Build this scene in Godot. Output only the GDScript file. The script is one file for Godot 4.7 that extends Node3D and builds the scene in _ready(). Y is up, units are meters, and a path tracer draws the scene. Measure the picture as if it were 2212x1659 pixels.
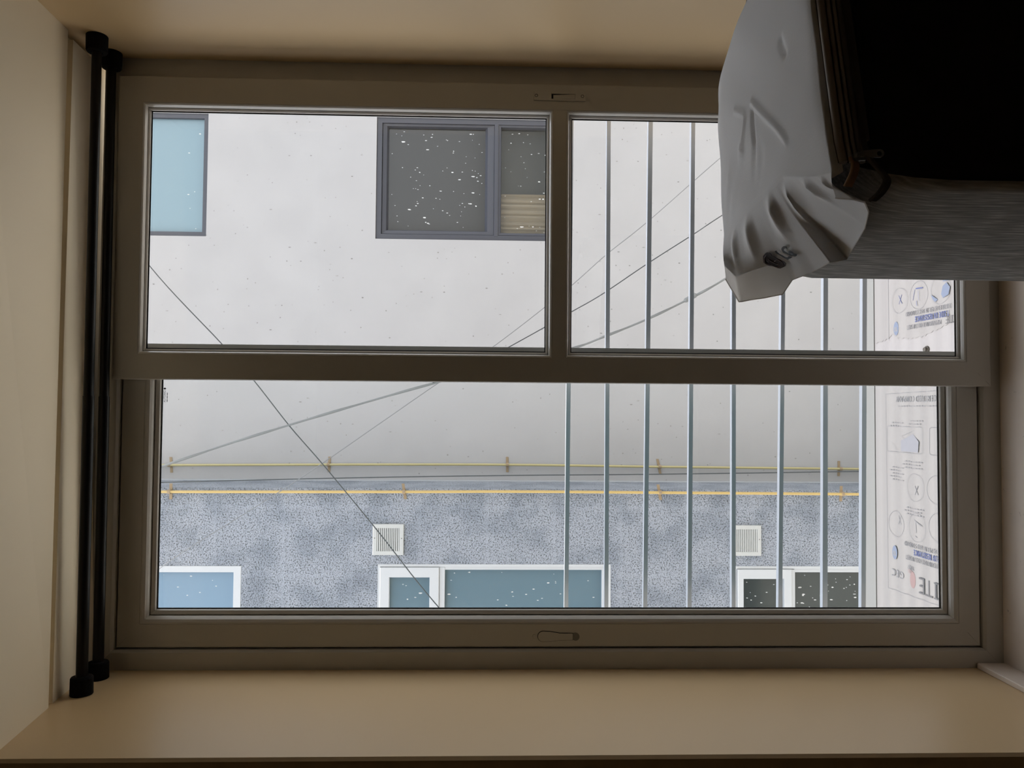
extends Node3D
# A narrow alley seen through a sliding window. The camera is rolled a quarter turn, as the photograph was taken:
# the left of the picture is up. Heights below are relative to the lens, which is EYE above the room's floor.

const EYE := 1.5
var off := Vector3.ZERO            # the base of the thing being built; meshes are stored relative to it
var M := {}
var rng := RandomNumberGenerator.new()


func _ready() -> void:
	rng.seed = 7
	# camera
	var cam := Camera3D.new()
	cam.name = "camera"
	cam.keep_aspect = Camera3D.KEEP_HEIGHT
	cam.fov = rad_to_deg(2.0 * atan(829.5 / 1661.0))
	cam.near = 0.05
	cam.far = 200.0
	cam.transform = Transform3D(Basis(Vector3(0.0075125, -0.9994835, 0.0312455), Vector3(0.9993761, 0.0085828, 0.0342608), Vector3(-0.0345113, 0.0309686, 0.9989244)), Vector3(0, EYE, 1.38))
	add_child(cam)
	# sky: a bright, thinly veiled day; it alone lights the alley
	var env := Environment.new()
	env.tonemap_mode = Environment.TONE_MAPPER_LINEAR
	env.tonemap_exposure = 0.98
	env.background_mode = Environment.BG_SKY
	var sm := ProceduralSkyMaterial.new()
	sm.sky_top_color = Color(0.91, 0.93, 0.965)
	sm.sky_horizon_color = Color(0.955, 0.96, 0.97)
	sm.ground_horizon_color = Color(0.62, 0.62, 0.62)
	sm.ground_bottom_color = Color(0.45, 0.44, 0.43)
	var sky := Sky.new()
	sky.sky_material = sm
	env.sky = sky
	env.background_energy_multiplier = 3.6
	env.sdfgi_enabled = true
	env.ssao_enabled = true
	env.ssil_enabled = true
	var we := WorldEnvironment.new()
	we.name = "environment"
	we.environment = env
	add_child(we)
	# the sun stands high and straight along the alley: it grazes both walls and falls on whatever faces up
	var sun := DirectionalLight3D.new()
	sun.name = "sun"
	sun.light_color = Color(1.0, 0.97, 0.92)
	sun.light_energy = 2.2
	sun.light_angular_distance = 0.53
	sun.shadow_enabled = true
	sun.look_at_from_position(Vector3(-4, 16, 0), Vector3(0, 0, 0), Vector3(0, 0, 1))
	add_child(sun)

	materials()
	room()
	window_in()
	facing_white()
	facing_grey()
	outside_things()
	security_bars()
	canopy()
	rods()
	case_bag()
	shirt()


# ------------------------------------------------------------------ helpers
func lin(r: float, g: float, b: float) -> Color:
	return Color(r, g, b).linear_to_srgb()


func mat(c: Color, rough := 0.6, metal := 0.0) -> StandardMaterial3D:
	var m := StandardMaterial3D.new()
	m.albedo_color = c
	m.roughness = rough
	m.metallic = metal
	return m


func begin() -> SurfaceTool:
	var st := SurfaceTool.new()
	st.begin(Mesh.PRIMITIVE_TRIANGLES)
	st.set_smooth_group(-1)
	return st


func tri(st: SurfaceTool, a: Vector3, b: Vector3, c: Vector3) -> void:      # counter-clockwise from outside
	st.add_vertex(a - off)
	st.add_vertex(c - off)
	st.add_vertex(b - off)


func quad(st: SurfaceTool, a: Vector3, b: Vector3, c: Vector3, d: Vector3) -> void:
	tri(st, a, b, c)
	tri(st, a, c, d)


func bx(st: SurfaceTool, a: Vector3, b: Vector3, bev := 0.0) -> void:       # a box, its edges chamfered
	var lo := Vector3(minf(a.x, b.x), minf(a.y, b.y), minf(a.z, b.z))
	var hi := Vector3(maxf(a.x, b.x), maxf(a.y, b.y), maxf(a.z, b.z))
	var c := (lo + hi) / 2.0
	var h := (hi - lo) / 2.0
	bev = minf(bev, minf(h.x, minf(h.y, h.z)) * 0.9)
	for ax in 3:
		for s in [-1.0, 1.0]:
			var u := (ax + 1) % 3
			var v := (ax + 2) % 3
			var pts := []
			for q in [[-1, -1], [1, -1], [1, 1], [-1, 1]]:
				var p := c
				p[ax] += s * h[ax]
				p[u] += q[0] * (h[u] - bev)
				p[v] += q[1] * (h[v] - bev)
				pts.append(p)
			if s > 0:
				quad(st, pts[0], pts[1], pts[2], pts[3])
			else:
				quad(st, pts[3], pts[2], pts[1], pts[0])
	if bev <= 0.0:
		return
	for ax in 3:                                                            # edges along ax
		var u := (ax + 1) % 3
		var v := (ax + 2) % 3
		for su in [-1.0, 1.0]:
			for sv in [-1.0, 1.0]:
				var e := []
				for k in [[0, -1], [0, 1], [1, 1], [1, -1]]:
					var p := c
					p[ax] += k[1] * (h[ax] - bev)
					p[u] += su * (h[u] - (bev if k[0] == 1 else 0.0))
					p[v] += sv * (h[v] - (bev if k[0] == 0 else 0.0))
					e.append(p)
				if su * sv > 0:
					quad(st, e[3], e[2], e[1], e[0])
				else:
					quad(st, e[0], e[1], e[2], e[3])
	for sx in [-1.0, 1.0]:
		for sy in [-1.0, 1.0]:
			for sz in [-1.0, 1.0]:
				var p1 := c + Vector3(sx * h.x, sy * (h.y - bev), sz * (h.z - bev))
				var p2 := c + Vector3(sx * (h.x - bev), sy * h.y, sz * (h.z - bev))
				var p3 := c + Vector3(sx * (h.x - bev), sy * (h.y - bev), sz * h.z)
				if sx * sy * sz > 0:
					tri(st, p1, p2, p3)
				else:
					tri(st, p1, p3, p2)


func hexa(st: SurfaceTool, b: Array, t: Array) -> void:                     # a block from 4 lower and 4 upper corners, counter-clockwise from above
	quad(st, t[0], t[1], t[2], t[3])
	quad(st, b[3], b[2], b[1], b[0])
	for i in 4:
		var j := (i + 1) % 4
		quad(st, b[i], b[j], t[j], t[i])


func tube(st: SurfaceTool, pts: Array, r: float, sides := 10, caps := true) -> void:
	st.set_smooth_group(1)
	var rings := []
	for i in pts.size():
		var d: Vector3 = (pts[mini(i + 1, pts.size() - 1)] - pts[maxi(i - 1, 0)]).normalized()
		var u := d.cross(Vector3(0.13, 0.21, 0.97)).normalized()
		var v := d.cross(u)
		var ring := []
		for k in sides:
			var a := TAU * k / sides
			ring.append(pts[i] + (u * cos(a) + v * sin(a)) * r)
		rings.append(ring)
	for i in pts.size() - 1:
		for k in sides:
			var l := (k + 1) % sides
			quad(st, rings[i][k], rings[i][l], rings[i + 1][l], rings[i + 1][k])
	st.set_smooth_group(-1)
	if caps:
		for k in sides:
			var l := (k + 1) % sides
			tri(st, pts[0], rings[0][l], rings[0][k])
			tri(st, pts[-1], rings[-1][k], rings[-1][l])


func lathe(st: SurfaceTool, a: Vector3, axis: Vector3, prof: Array, sides := 28) -> void:   # prof: (distance along axis, radius)
	var u := axis.cross(Vector3(0.13, 0.21, 0.97)).normalized()
	var v := axis.cross(u)
	for i in prof.size() - 1:
		for k in sides:
			var q := []
			for e in [[i, k], [i, k + 1], [i + 1, k + 1], [i + 1, k]]:
				var an: float = TAU * e[1] / sides
				q.append(a + axis * prof[e[0]].x + (u * cos(an) + v * sin(an)) * prof[e[0]].y)
			quad(st, q[0], q[1], q[2], q[3])


func plate(st: SurfaceTool, poly: PackedVector2Array, f: Callable, t: float) -> void:   # a flat shape, f(point, lift) puts it in space
	var ids := Geometry2D.triangulate_polygon(poly)
	var cw := Geometry2D.is_polygon_clockwise(poly)
	for k in range(0, ids.size(), 3):
		var a: Vector2 = poly[ids[k]]
		var b: Vector2 = poly[ids[k + 1]]
		var c: Vector2 = poly[ids[k + 2]]
		if (b - a).cross(c - a) < 0:
			var s := b
			b = c
			c = s
		tri(st, f.call(a, t), f.call(b, t), f.call(c, t))
	for i in poly.size():
		var a: Vector2 = poly[i]
		var b: Vector2 = poly[(i + 1) % poly.size()]
		if cw:
			var s := a
			a = b
			b = s
		quad(st, f.call(a, 0.0), f.call(b, 0.0), f.call(b, t), f.call(a, t))


func obj(called: String, st: SurfaceTool, m: Material, parent: Node = null, label := "") -> MeshInstance3D:
	st.generate_normals()
	var o := MeshInstance3D.new()
	o.name = called
	o.mesh = st.commit()
	o.material_override = null
	for i in o.mesh.get_surface_count():
		o.mesh.surface_set_material(i, m)
	if parent == null:
		o.position = off + Vector3(0, EYE, 0)
		add_child(o, true)
	else:
		parent.add_child(o, true)
	if label:
		o.set_meta("label", label)
	return o


func tag(o: Node, label: String, category: String, group := "", kind := "") -> Node:
	o.set_meta("label", label)
	o.set_meta("category", category)
	if group:
		o.set_meta("group", group)
	if kind:
		o.set_meta("kind", kind)
	return o


func thing(called: String, base: Vector3, label: String, category: String, group := "", kind := "") -> Node3D:
	off = base
	var o := Node3D.new()
	o.name = called
	o.position = base + Vector3(0, EYE, 0)
	add_child(o, true)
	tag(o, label, category, group, kind)
	return o


func node(called: String, parent: Node) -> Node3D:
	var o := Node3D.new()
	o.name = called
	parent.add_child(o, true)
	return o


func rect(x0: float, y0: float, x1: float, y1: float) -> Rect2:
	return Rect2(x0, y0, x1 - x0, y1 - y0)


# One mitred member of a frame. prof: closed loop of (t, z), t = 0 at the outer rectangle and 1 at the inner one.
func member(st: SurfaceTool, side: int, o: Rect2, i: Rect2, prof: Array, gap := 0.0002) -> void:
	var oc := [o.position, Vector2(o.end.x, o.position.y), o.end, Vector2(o.position.x, o.end.y)]
	var ic := [i.position, Vector2(i.end.x, i.position.y), i.end, Vector2(i.position.x, i.end.y)]
	var j := (side + 1) % 4
	var along: Vector2 = (oc[j] - oc[side]).normalized() * gap
	var ends := []
	for e in [[side, along], [j, -along]]:
		var loop := []
		for p in prof:
			var q: Vector2 = oc[e[0]].lerp(ic[e[0]], p.x) + e[1]
			loop.append(Vector3(q.x, q.y, p.y))
		ends.append(loop)
	for k in prof.size():
		var l := (k + 1) % prof.size()
		quad(st, ends[0][k], ends[1][k], ends[1][l], ends[0][l])


func frame_set(parent: Node, names: Array, o: Rect2, i: Rect2, prof: Array, m: Material) -> void:   # names: bottom, right, top, left
	for s in 4:
		var st := begin()
		member(st, s, o, i, prof)
		obj(names[s], st, m, parent)


func frame_ring(called: String, parent: Node, o: Rect2, i: Rect2, prof: Array, m: Material) -> MeshInstance3D:
	var st := begin()
	for s in 4:
		member(st, s, o, i, prof, 0.0)
	return obj(called, st, m, parent)


func holed(st: SurfaceTool, x0: float, y0: float, x1: float, y1: float, holes: Array, z0: float, z1: float) -> void:   # a wall with rectangular openings
	var xs := [x0, x1]
	var ys := [y0, y1]
	for h in holes:
		xs.append_array([h.position.x, h.end.x])
		ys.append_array([h.position.y, h.end.y])
	xs.sort()
	ys.sort()
	var inside := func(x: float, y: float) -> bool:
		if x < x0 or x > x1 or y < y0 or y > y1:
			return false
		for h in holes:
			if h.has_point(Vector2(x, y)):
				return false
		return true
	for a in xs.size() - 1:
		for b in ys.size() - 1:
			var p := Vector2(xs[a], ys[b])
			var q := Vector2(xs[a + 1], ys[b + 1])
			if q.x - p.x < 1e-5 or q.y - p.y < 1e-5:
				continue
			var c := (p + q) / 2.0
			if not inside.call(c.x, c.y):
				continue
			quad(st, Vector3(p.x, p.y, z1), Vector3(q.x, p.y, z1), Vector3(q.x, q.y, z1), Vector3(p.x, q.y, z1))
			quad(st, Vector3(p.x, q.y, z0), Vector3(q.x, q.y, z0), Vector3(q.x, p.y, z0), Vector3(p.x, p.y, z0))
			if not inside.call(p.x - 1e-4, c.y):
				quad(st, Vector3(p.x, p.y, z0), Vector3(p.x, p.y, z1), Vector3(p.x, q.y, z1), Vector3(p.x, q.y, z0))
			if not inside.call(q.x + 1e-4, c.y):
				quad(st, Vector3(q.x, p.y, z1), Vector3(q.x, p.y, z0), Vector3(q.x, q.y, z0), Vector3(q.x, q.y, z1))
			if not inside.call(c.x, p.y - 1e-4):
				quad(st, Vector3(p.x, p.y, z0), Vector3(q.x, p.y, z0), Vector3(q.x, p.y, z1), Vector3(p.x, p.y, z1))
			if not inside.call(c.x, q.y + 1e-4):
				quad(st, Vector3(p.x, q.y, z1), Vector3(q.x, q.y, z1), Vector3(q.x, q.y, z0), Vector3(p.x, q.y, z0))


# ------------------------------------------------------------------ materials
func noise(freq: float, sd: int, kind := FastNoiseLite.TYPE_SIMPLEX_SMOOTH, oct := 4) -> FastNoiseLite:
	var n := FastNoiseLite.new()
	n.noise_type = kind
	n.frequency = freq
	n.seed = sd
	n.fractal_octaves = oct
	return n


func ramp(offsets: Array, colors: Array) -> Gradient:
	var g := Gradient.new()
	g.offsets = PackedFloat32Array(offsets)
	g.colors = PackedColorArray(colors)
	return g


func noise_tex(n: FastNoiseLite, size: int, g: Gradient = null) -> NoiseTexture2D:
	var t := NoiseTexture2D.new()
	t.width = size
	t.height = size
	t.seamless = true
	t.noise = n
	if g:
		t.color_ramp = g
	return t


func triplanar(m: StandardMaterial3D, s: Vector3, world := true) -> void:
	m.uv1_triplanar = true
	m.uv1_world_triplanar = world
	m.uv1_scale = s


func materials() -> void:
	M.cream = mat(lin(0.645, 0.475, 0.27), 0.36)
	M.white_paint = mat(lin(0.88, 0.77, 0.58), 0.6)
	M.pvc = mat(lin(0.53, 0.505, 0.46), 0.33)
	M.gasket = mat(lin(0.012, 0.012, 0.012), 0.7)
	M.dark = mat(lin(0.02, 0.02, 0.02), 0.8)
	M.screw = mat(lin(0.05, 0.045, 0.04), 0.5, 0.4)
	M.black_tube = mat(lin(0.004, 0.004, 0.004), 0.4)
	M.black_cap = mat(lin(0.003, 0.003, 0.003), 0.75)
	M.black_cap.metallic_specular = 0.25
	M.black_tube.metallic_specular = 0.35
	M.steel = mat(lin(0.66, 0.68, 0.72), 0.46, 0.95)
	var glass := mat(Color(0.8, 0.92, 0.95, 0.03), 0.02)
	glass.transparency = BaseMaterial3D.TRANSPARENCY_ALPHA
	M.glass = glass
	var cool := mat(Color(0.72, 0.93, 0.95, 0.07), 0.02)
	cool.transparency = BaseMaterial3D.TRANSPARENCY_ALPHA
	M.glass_cool = cool
	# smooth white render with pock marks
	var im := Image.create(1024, 1024, false, Image.FORMAT_RGB8)
	var soft := noise(0.004, 3)
	var fine := noise(0.22, 4, FastNoiseLite.TYPE_SIMPLEX_SMOOTH, 2)
	for y in 1024:
		for x in 1024:
			var edge := minf(minf(x, 1023 - x), minf(y, 1023 - y))
			var k := 0.70 + 0.02 * soft.get_noise_2d(x, y) * clampf(edge / 90.0, 0.0, 1.0) + 0.004 * fine.get_noise_2d(x, y * 0.35)
			im.set_pixel(x, y, Color(k, k * 0.994, k * 0.992))
	for i in 230:
		var cx := rng.randi_range(10, 1013)
		var cy := rng.randi_range(10, 1013)
		var rx := rng.randf_range(0.8, 1.9)
		var ry := rng.randf_range(0.9, 4.2) if rng.randf() < 0.4 else rx
		var dk := rng.randf_range(0.34, 0.6)
		for y in range(-6, 7):
			for x in range(-6, 7):
				var d := Vector2(x / rx, y / ry).length()
				if d < 1.35:
					var w := clampf(1.35 - d, 0.0, 1.0)
					im.set_pixel(cx + x, cy + y, im.get_pixel(cx + x, cy + y).lerp(Color(dk, dk, dk * 0.97), w))
	var white := mat(lin(0.81, 0.81, 0.815), 0.85)
	white.albedo_texture = ImageTexture.create_from_image(im)
	triplanar(white, Vector3(0.42, 0.42, 0.42))
	M.white_render = white
	# rough grey stucco
	var rough_n := noise(0.035, 11, FastNoiseLite.TYPE_SIMPLEX_SMOOTH, 4)
	rough_n.domain_warp_enabled = true
	rough_n.domain_warp_amplitude = 18.0
	rough_n.domain_warp_frequency = 0.02
	var stucco := mat(lin(0.98, 0.985, 1.0), 0.9)
	stucco.albedo_texture = noise_tex(rough_n, 1024, ramp([0.0, 0.27, 0.36, 0.5, 1.0], [Color(0.24, 0.255, 0.27), Color(0.36, 0.375, 0.40), Color(0.55, 0.57, 0.60), Color(0.61, 0.63, 0.665), Color(0.66, 0.675, 0.70)]))
	stucco.heightmap_enabled = true
	stucco.heightmap_texture = noise_tex(rough_n, 1024)
	stucco.heightmap_scale = 0.8
	triplanar(stucco, Vector3(2.3, 2.3, 2.3))
	stucco.detail_enabled = true
	stucco.detail_blend_mode = BaseMaterial3D.BLEND_MODE_MUL
	stucco.detail_uv_layer = BaseMaterial3D.DETAIL_UV_2
	stucco.detail_albedo = noise_tex(noise(0.012, 13, FastNoiseLite.TYPE_SIMPLEX_SMOOTH, 5), 512, ramp([0.0, 0.35, 0.6, 1.0], [Color(0.80, 0.81, 0.83), Color(0.90, 0.91, 0.92), Color(1, 1, 1), Color(1, 1, 1)]))
	stucco.uv2_triplanar = true
	stucco.uv2_world_triplanar = true
	stucco.uv2_scale = Vector3(0.45, 0.45, 0.45)
	M.stucco = stucco
	# polished sill stone with dark veins
	var vein := noise(0.006, 21)
	vein.fractal_type = FastNoiseLite.FRACTAL_RIDGED
	vein.domain_warp_enabled = true
	vein.domain_warp_amplitude = 40.0
	var stone := mat(Color(1, 1, 1), 0.5)
	stone.albedo_texture = noise_tex(vein, 1024, ramp([0.0, 0.93, 0.985, 1.0], [Color(0.90, 0.85, 0.80), Color(0.88, 0.83, 0.78), Color(0.45, 0.41, 0.38), Color(0.35, 0.32, 0.3)]))
	triplanar(stone, Vector3(1.6, 1.6, 1.6))
	M.stone = stone
	# heathered grey cloth, its streaks run up the case
	var hn := noise(0.05, 31, FastNoiseLite.TYPE_SIMPLEX_SMOOTH, 4)
	var heather := mat(Color(1, 1, 1), 0.75)
	heather.albedo_texture = noise_tex(hn, 512, ramp([0.0, 0.35, 0.6, 0.78, 1.0], [Color(0.48, 0.48, 0.48), Color(0.64, 0.64, 0.63), Color(0.73, 0.73, 0.72), Color(0.85, 0.85, 0.84), Color(0.98, 0.98, 0.98)]))
	triplanar(heather, Vector3(9.0, 0.9, 9.0))
	M.heather = heather
	M.black_cloth = mat(lin(0.012, 0.012, 0.012), 0.9)
	M.piping = mat(lin(0.42, 0.38, 0.34), 0.6)
	M.tape = mat(lin(0.17, 0.155, 0.14), 0.8)
	M.tape_brown = mat(lin(0.45, 0.30, 0.19), 0.7)
	M.zip_metal = mat(lin(0.30, 0.30, 0.30), 0.45, 0.3)
	var cotton := mat(lin(0.90, 0.895, 0.89), 0.85)
	var wn := noise(0.4, 41, FastNoiseLite.TYPE_SIMPLEX_SMOOTH, 2)
	cotton.heightmap_enabled = true
	cotton.heightmap_texture = noise_tex(wn, 256)
	cotton.heightmap_scale = 0.02
	triplanar(cotton, Vector3(6, 6, 6))
	cotton.backlight_enabled = true
	cotton.backlight = Color(0.28, 0.275, 0.265)
	cotton.cull_mode = BaseMaterial3D.CULL_DISABLED
	M.cotton = cotton
	var thin_cotton: StandardMaterial3D = cotton.duplicate()      # a single layer of knitted rib
	thin_cotton.backlight = Color(1.0, 0.98, 0.95)
	M.cotton_rib = thin_cotton
	M.print_red = mat(lin(0.030, 0.012, 0.012), 0.6)
	M.print_grey = mat(lin(0.035, 0.042, 0.045), 0.6)
	M.print_pale = mat(lin(0.45, 0.36, 0.36), 0.6)
	# alley things
	M.anthracite = mat(lin(0.041, 0.043, 0.055), 0.45)
	M.white_frame = mat(lin(0.459, 0.476, 0.492), 0.45)
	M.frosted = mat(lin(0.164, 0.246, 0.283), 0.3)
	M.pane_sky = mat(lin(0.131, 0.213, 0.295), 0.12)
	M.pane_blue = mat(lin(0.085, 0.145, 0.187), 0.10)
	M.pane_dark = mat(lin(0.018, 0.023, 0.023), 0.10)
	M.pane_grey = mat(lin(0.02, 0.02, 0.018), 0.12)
	M.curtain = mat(lin(0.648, 0.558, 0.396), 0.85)
	M.paint_spot = mat(lin(0.590, 0.590, 0.574), 0.7)
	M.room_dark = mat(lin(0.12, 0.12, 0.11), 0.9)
	M.yellow = mat(lin(0.459, 0.328, 0.115), 0.5)
	M.yellow_old = mat(lin(0.394, 0.344, 0.164), 0.55)
	M.rust = mat(lin(0.279, 0.205, 0.123), 0.8)
	M.vent = mat(lin(0.426, 0.435, 0.426), 0.5)
	M.cable = mat(lin(0.03, 0.035, 0.04), 0.6)
	M.cable_grey = mat(lin(0.164, 0.172, 0.172), 0.7)
	M.cable_pale = mat(lin(0.164, 0.172, 0.180), 0.7)
	M.plaster_edge = mat(lin(0.328, 0.344, 0.361), 0.9)
	var sheet := mat(lin(0.22, 0.215, 0.228), 0.35)
	sheet.backlight_enabled = true
	sheet.backlight = Color(0.4, 0.4, 0.42)
	M.sheet = sheet
	M.film = mat(lin(0.184, 0.180, 0.187), 0.4)
	M.flashing = mat(lin(0.164, 0.168, 0.172), 0.4)
	M.ink_blue = mat(lin(0.037, 0.053, 0.156), 0.6)
	M.ink_pale = mat(lin(0.095, 0.12, 0.185), 0.6)
	M.ink_grey = mat(lin(0.115, 0.119, 0.139), 0.6)
	M.ink_dark = mat(lin(0.057, 0.057, 0.066), 0.6)
	M.ink_red = mat(lin(0.165, 0.11, 0.115), 0.6)
	M.ground = mat(lin(0.62, 0.60, 0.56), 0.9)
	M.floor = mat(lin(0.34, 0.27, 0.20), 0.6)


# ------------------------------------------------------------------ the room
func room() -> void:
	off = Vector3.ZERO
	var w := thing("wall_front", Vector3(0, -EYE, 0), "cream plastered wall with the deep window recess in it", "wall", "", "structure")
	var st := begin()
	bx(st, Vector3(-2.2, -1.5, -0.10), Vector3(-0.459, 1.2, 0.345), 0.004)
	obj("pier", st, M.cream, w)
	st = begin()
	bx(st, Vector3(0.627, -1.5, -0.10), Vector3(2.2, 1.2, 0.345), 0.004)
	obj("pier", st, M.cream, w)
	st = begin()
	bx(st, Vector3(-0.459, -1.5, -0.10), Vector3(0.627, -0.962, 0.345))
	obj("apron", st, M.cream, w)
	st = begin()
	hexa(st, [Vector3(-0.459, 0.684, 0.345), Vector3(0.627, 0.717, 0.345), Vector3(0.627, 0.717, -0.10), Vector3(-0.459, 0.684, -0.10)], [Vector3(-0.459, 1.2, 0.345), Vector3(0.627, 1.2, 0.345), Vector3(0.627, 1.2, -0.10), Vector3(-0.459, 1.2, -0.10)])
	obj("lintel", st, M.white_paint, w)
	off = Vector3(0, 0.66, 0.2)
	st = begin()
	hexa(st, [Vector3(-0.459, 0.645, 0.345), Vector3(0.627, 0.695, 0.345), Vector3(0.627, 0.703, 0.10), Vector3(-0.459, 0.667, 0.168)], [Vector3(-0.459, 0.684, 0.345), Vector3(0.627, 0.717, 0.345), Vector3(0.627, 0.717, 0.10), Vector3(-0.459, 0.684, 0.168)])
	tag(obj("trim_1", st, M.white_paint), "white painted board lining the head of the window recess", "soffit", "", "structure")
	off = Vector3(0, 0.69, 0.09)
	st = begin()
	hexa(st, [Vector3(-0.459, 0.671, 0.150), Vector3(0.619, 0.704, 0.082), Vector3(0.619, 0.707, 0.016), Vector3(-0.459, 0.684, 0.016)], [Vector3(-0.459, 0.690, 0.150), Vector3(0.619, 0.718, 0.082), Vector3(0.619, 0.718, 0.016), Vector3(-0.459, 0.690, 0.016)])
	tag(obj("trim_4", st, M.white_paint), "narrow white strip at the head of the recess, beside the black rods", "trim", "", "structure")
	off = Vector3(0, -0.962, 0.17)
	st = begin()
	bx(st, Vector3(-0.459, -0.962, -0.10), Vector3(0.627, -0.9375, 0.372), 0.004)
	tag(obj("trim_2", st, M.stone), "veined pale stone sill slab at the foot of the window", "window sill", "", "structure")
	off = Vector3(-0.459, -0.937, 0.17)
	st = begin()
	bx(st, Vector3(-0.459, -0.937, 0.002), Vector3(-0.449, -0.886, 0.345), 0.0015)
	tag(obj("trim_3", st, M.stone), "narrow stone upstand along the foot of the cream window reveal", "upstand", "", "structure")
	off = Vector3(0, -EYE, 2)
	st = begin()
	bx(st, Vector3(-2.3, -1.6, 0.345), Vector3(2.3, -1.5, 4.1))
	tag(obj("floor", st, M.floor), "brown floor of the room, below the picture", "floor", "", "structure")
	st = begin()
	off = Vector3(0, 1.2, 2)
	bx(st, Vector3(-2.3, 1.2, -0.10), Vector3(2.3, 1.3, 4.1))
	tag(obj("ceiling", st, M.white_paint), "plain white ceiling of the room above the window", "ceiling", "", "structure")
	for s in [["wall_left", -2.3, -2.2, "cream wall of the room beside the left reveal"], ["wall_right", 2.2, 2.3, "cream wall of the room on the side of the case"]]:
		off = Vector3(s[1], -EYE, 2)
		st = begin()
		bx(st, Vector3(s[1], -1.5, 0.345), Vector3(s[2], 1.2, 4.0))
		tag(obj(s[0], st, M.cream), s[3], "wall", "", "structure")
	off = Vector3(0, -EYE, 4)
	st = begin()
	bx(st, Vector3(-2.3, -1.5, 4.0), Vector3(2.3, 1.2, 4.1))
	tag(obj("wall_back", st, M.cream), "cream wall of the room behind the viewer", "wall", "", "structure")


func bead(zf: float, zg: float) -> Array:     # glazing bead from the sash face down to the glass
	var d := zf - zg
	return [Vector2(0, zg), Vector2(0, zf - 0.001), Vector2(0.05, zf - 0.0005), Vector2(0.16, zf - 0.001), Vector2(0.36, zf - d * 0.14), Vector2(0.50, zf - d * 0.34), Vector2(0.55, zf - d * 0.55), Vector2(0.57, zf - d * 0.72), Vector2(0.63, zf - d * 0.72), Vector2(0.65, zf - d * 0.60), Vector2(0.93, zf - d * 0.74), Vector2(0.97, zf - d * 0.84), Vector2(1.0, zg)]


func pane(called: String, parent: Node, r: Rect2, z: float, m: Material) -> void:
	var st := begin()
	bx(st, Vector3(r.position.x, r.position.y, z - 0.002), Vector3(r.end.x, r.end.y, z + 0.002))
	obj(called, st, m, parent)


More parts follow.
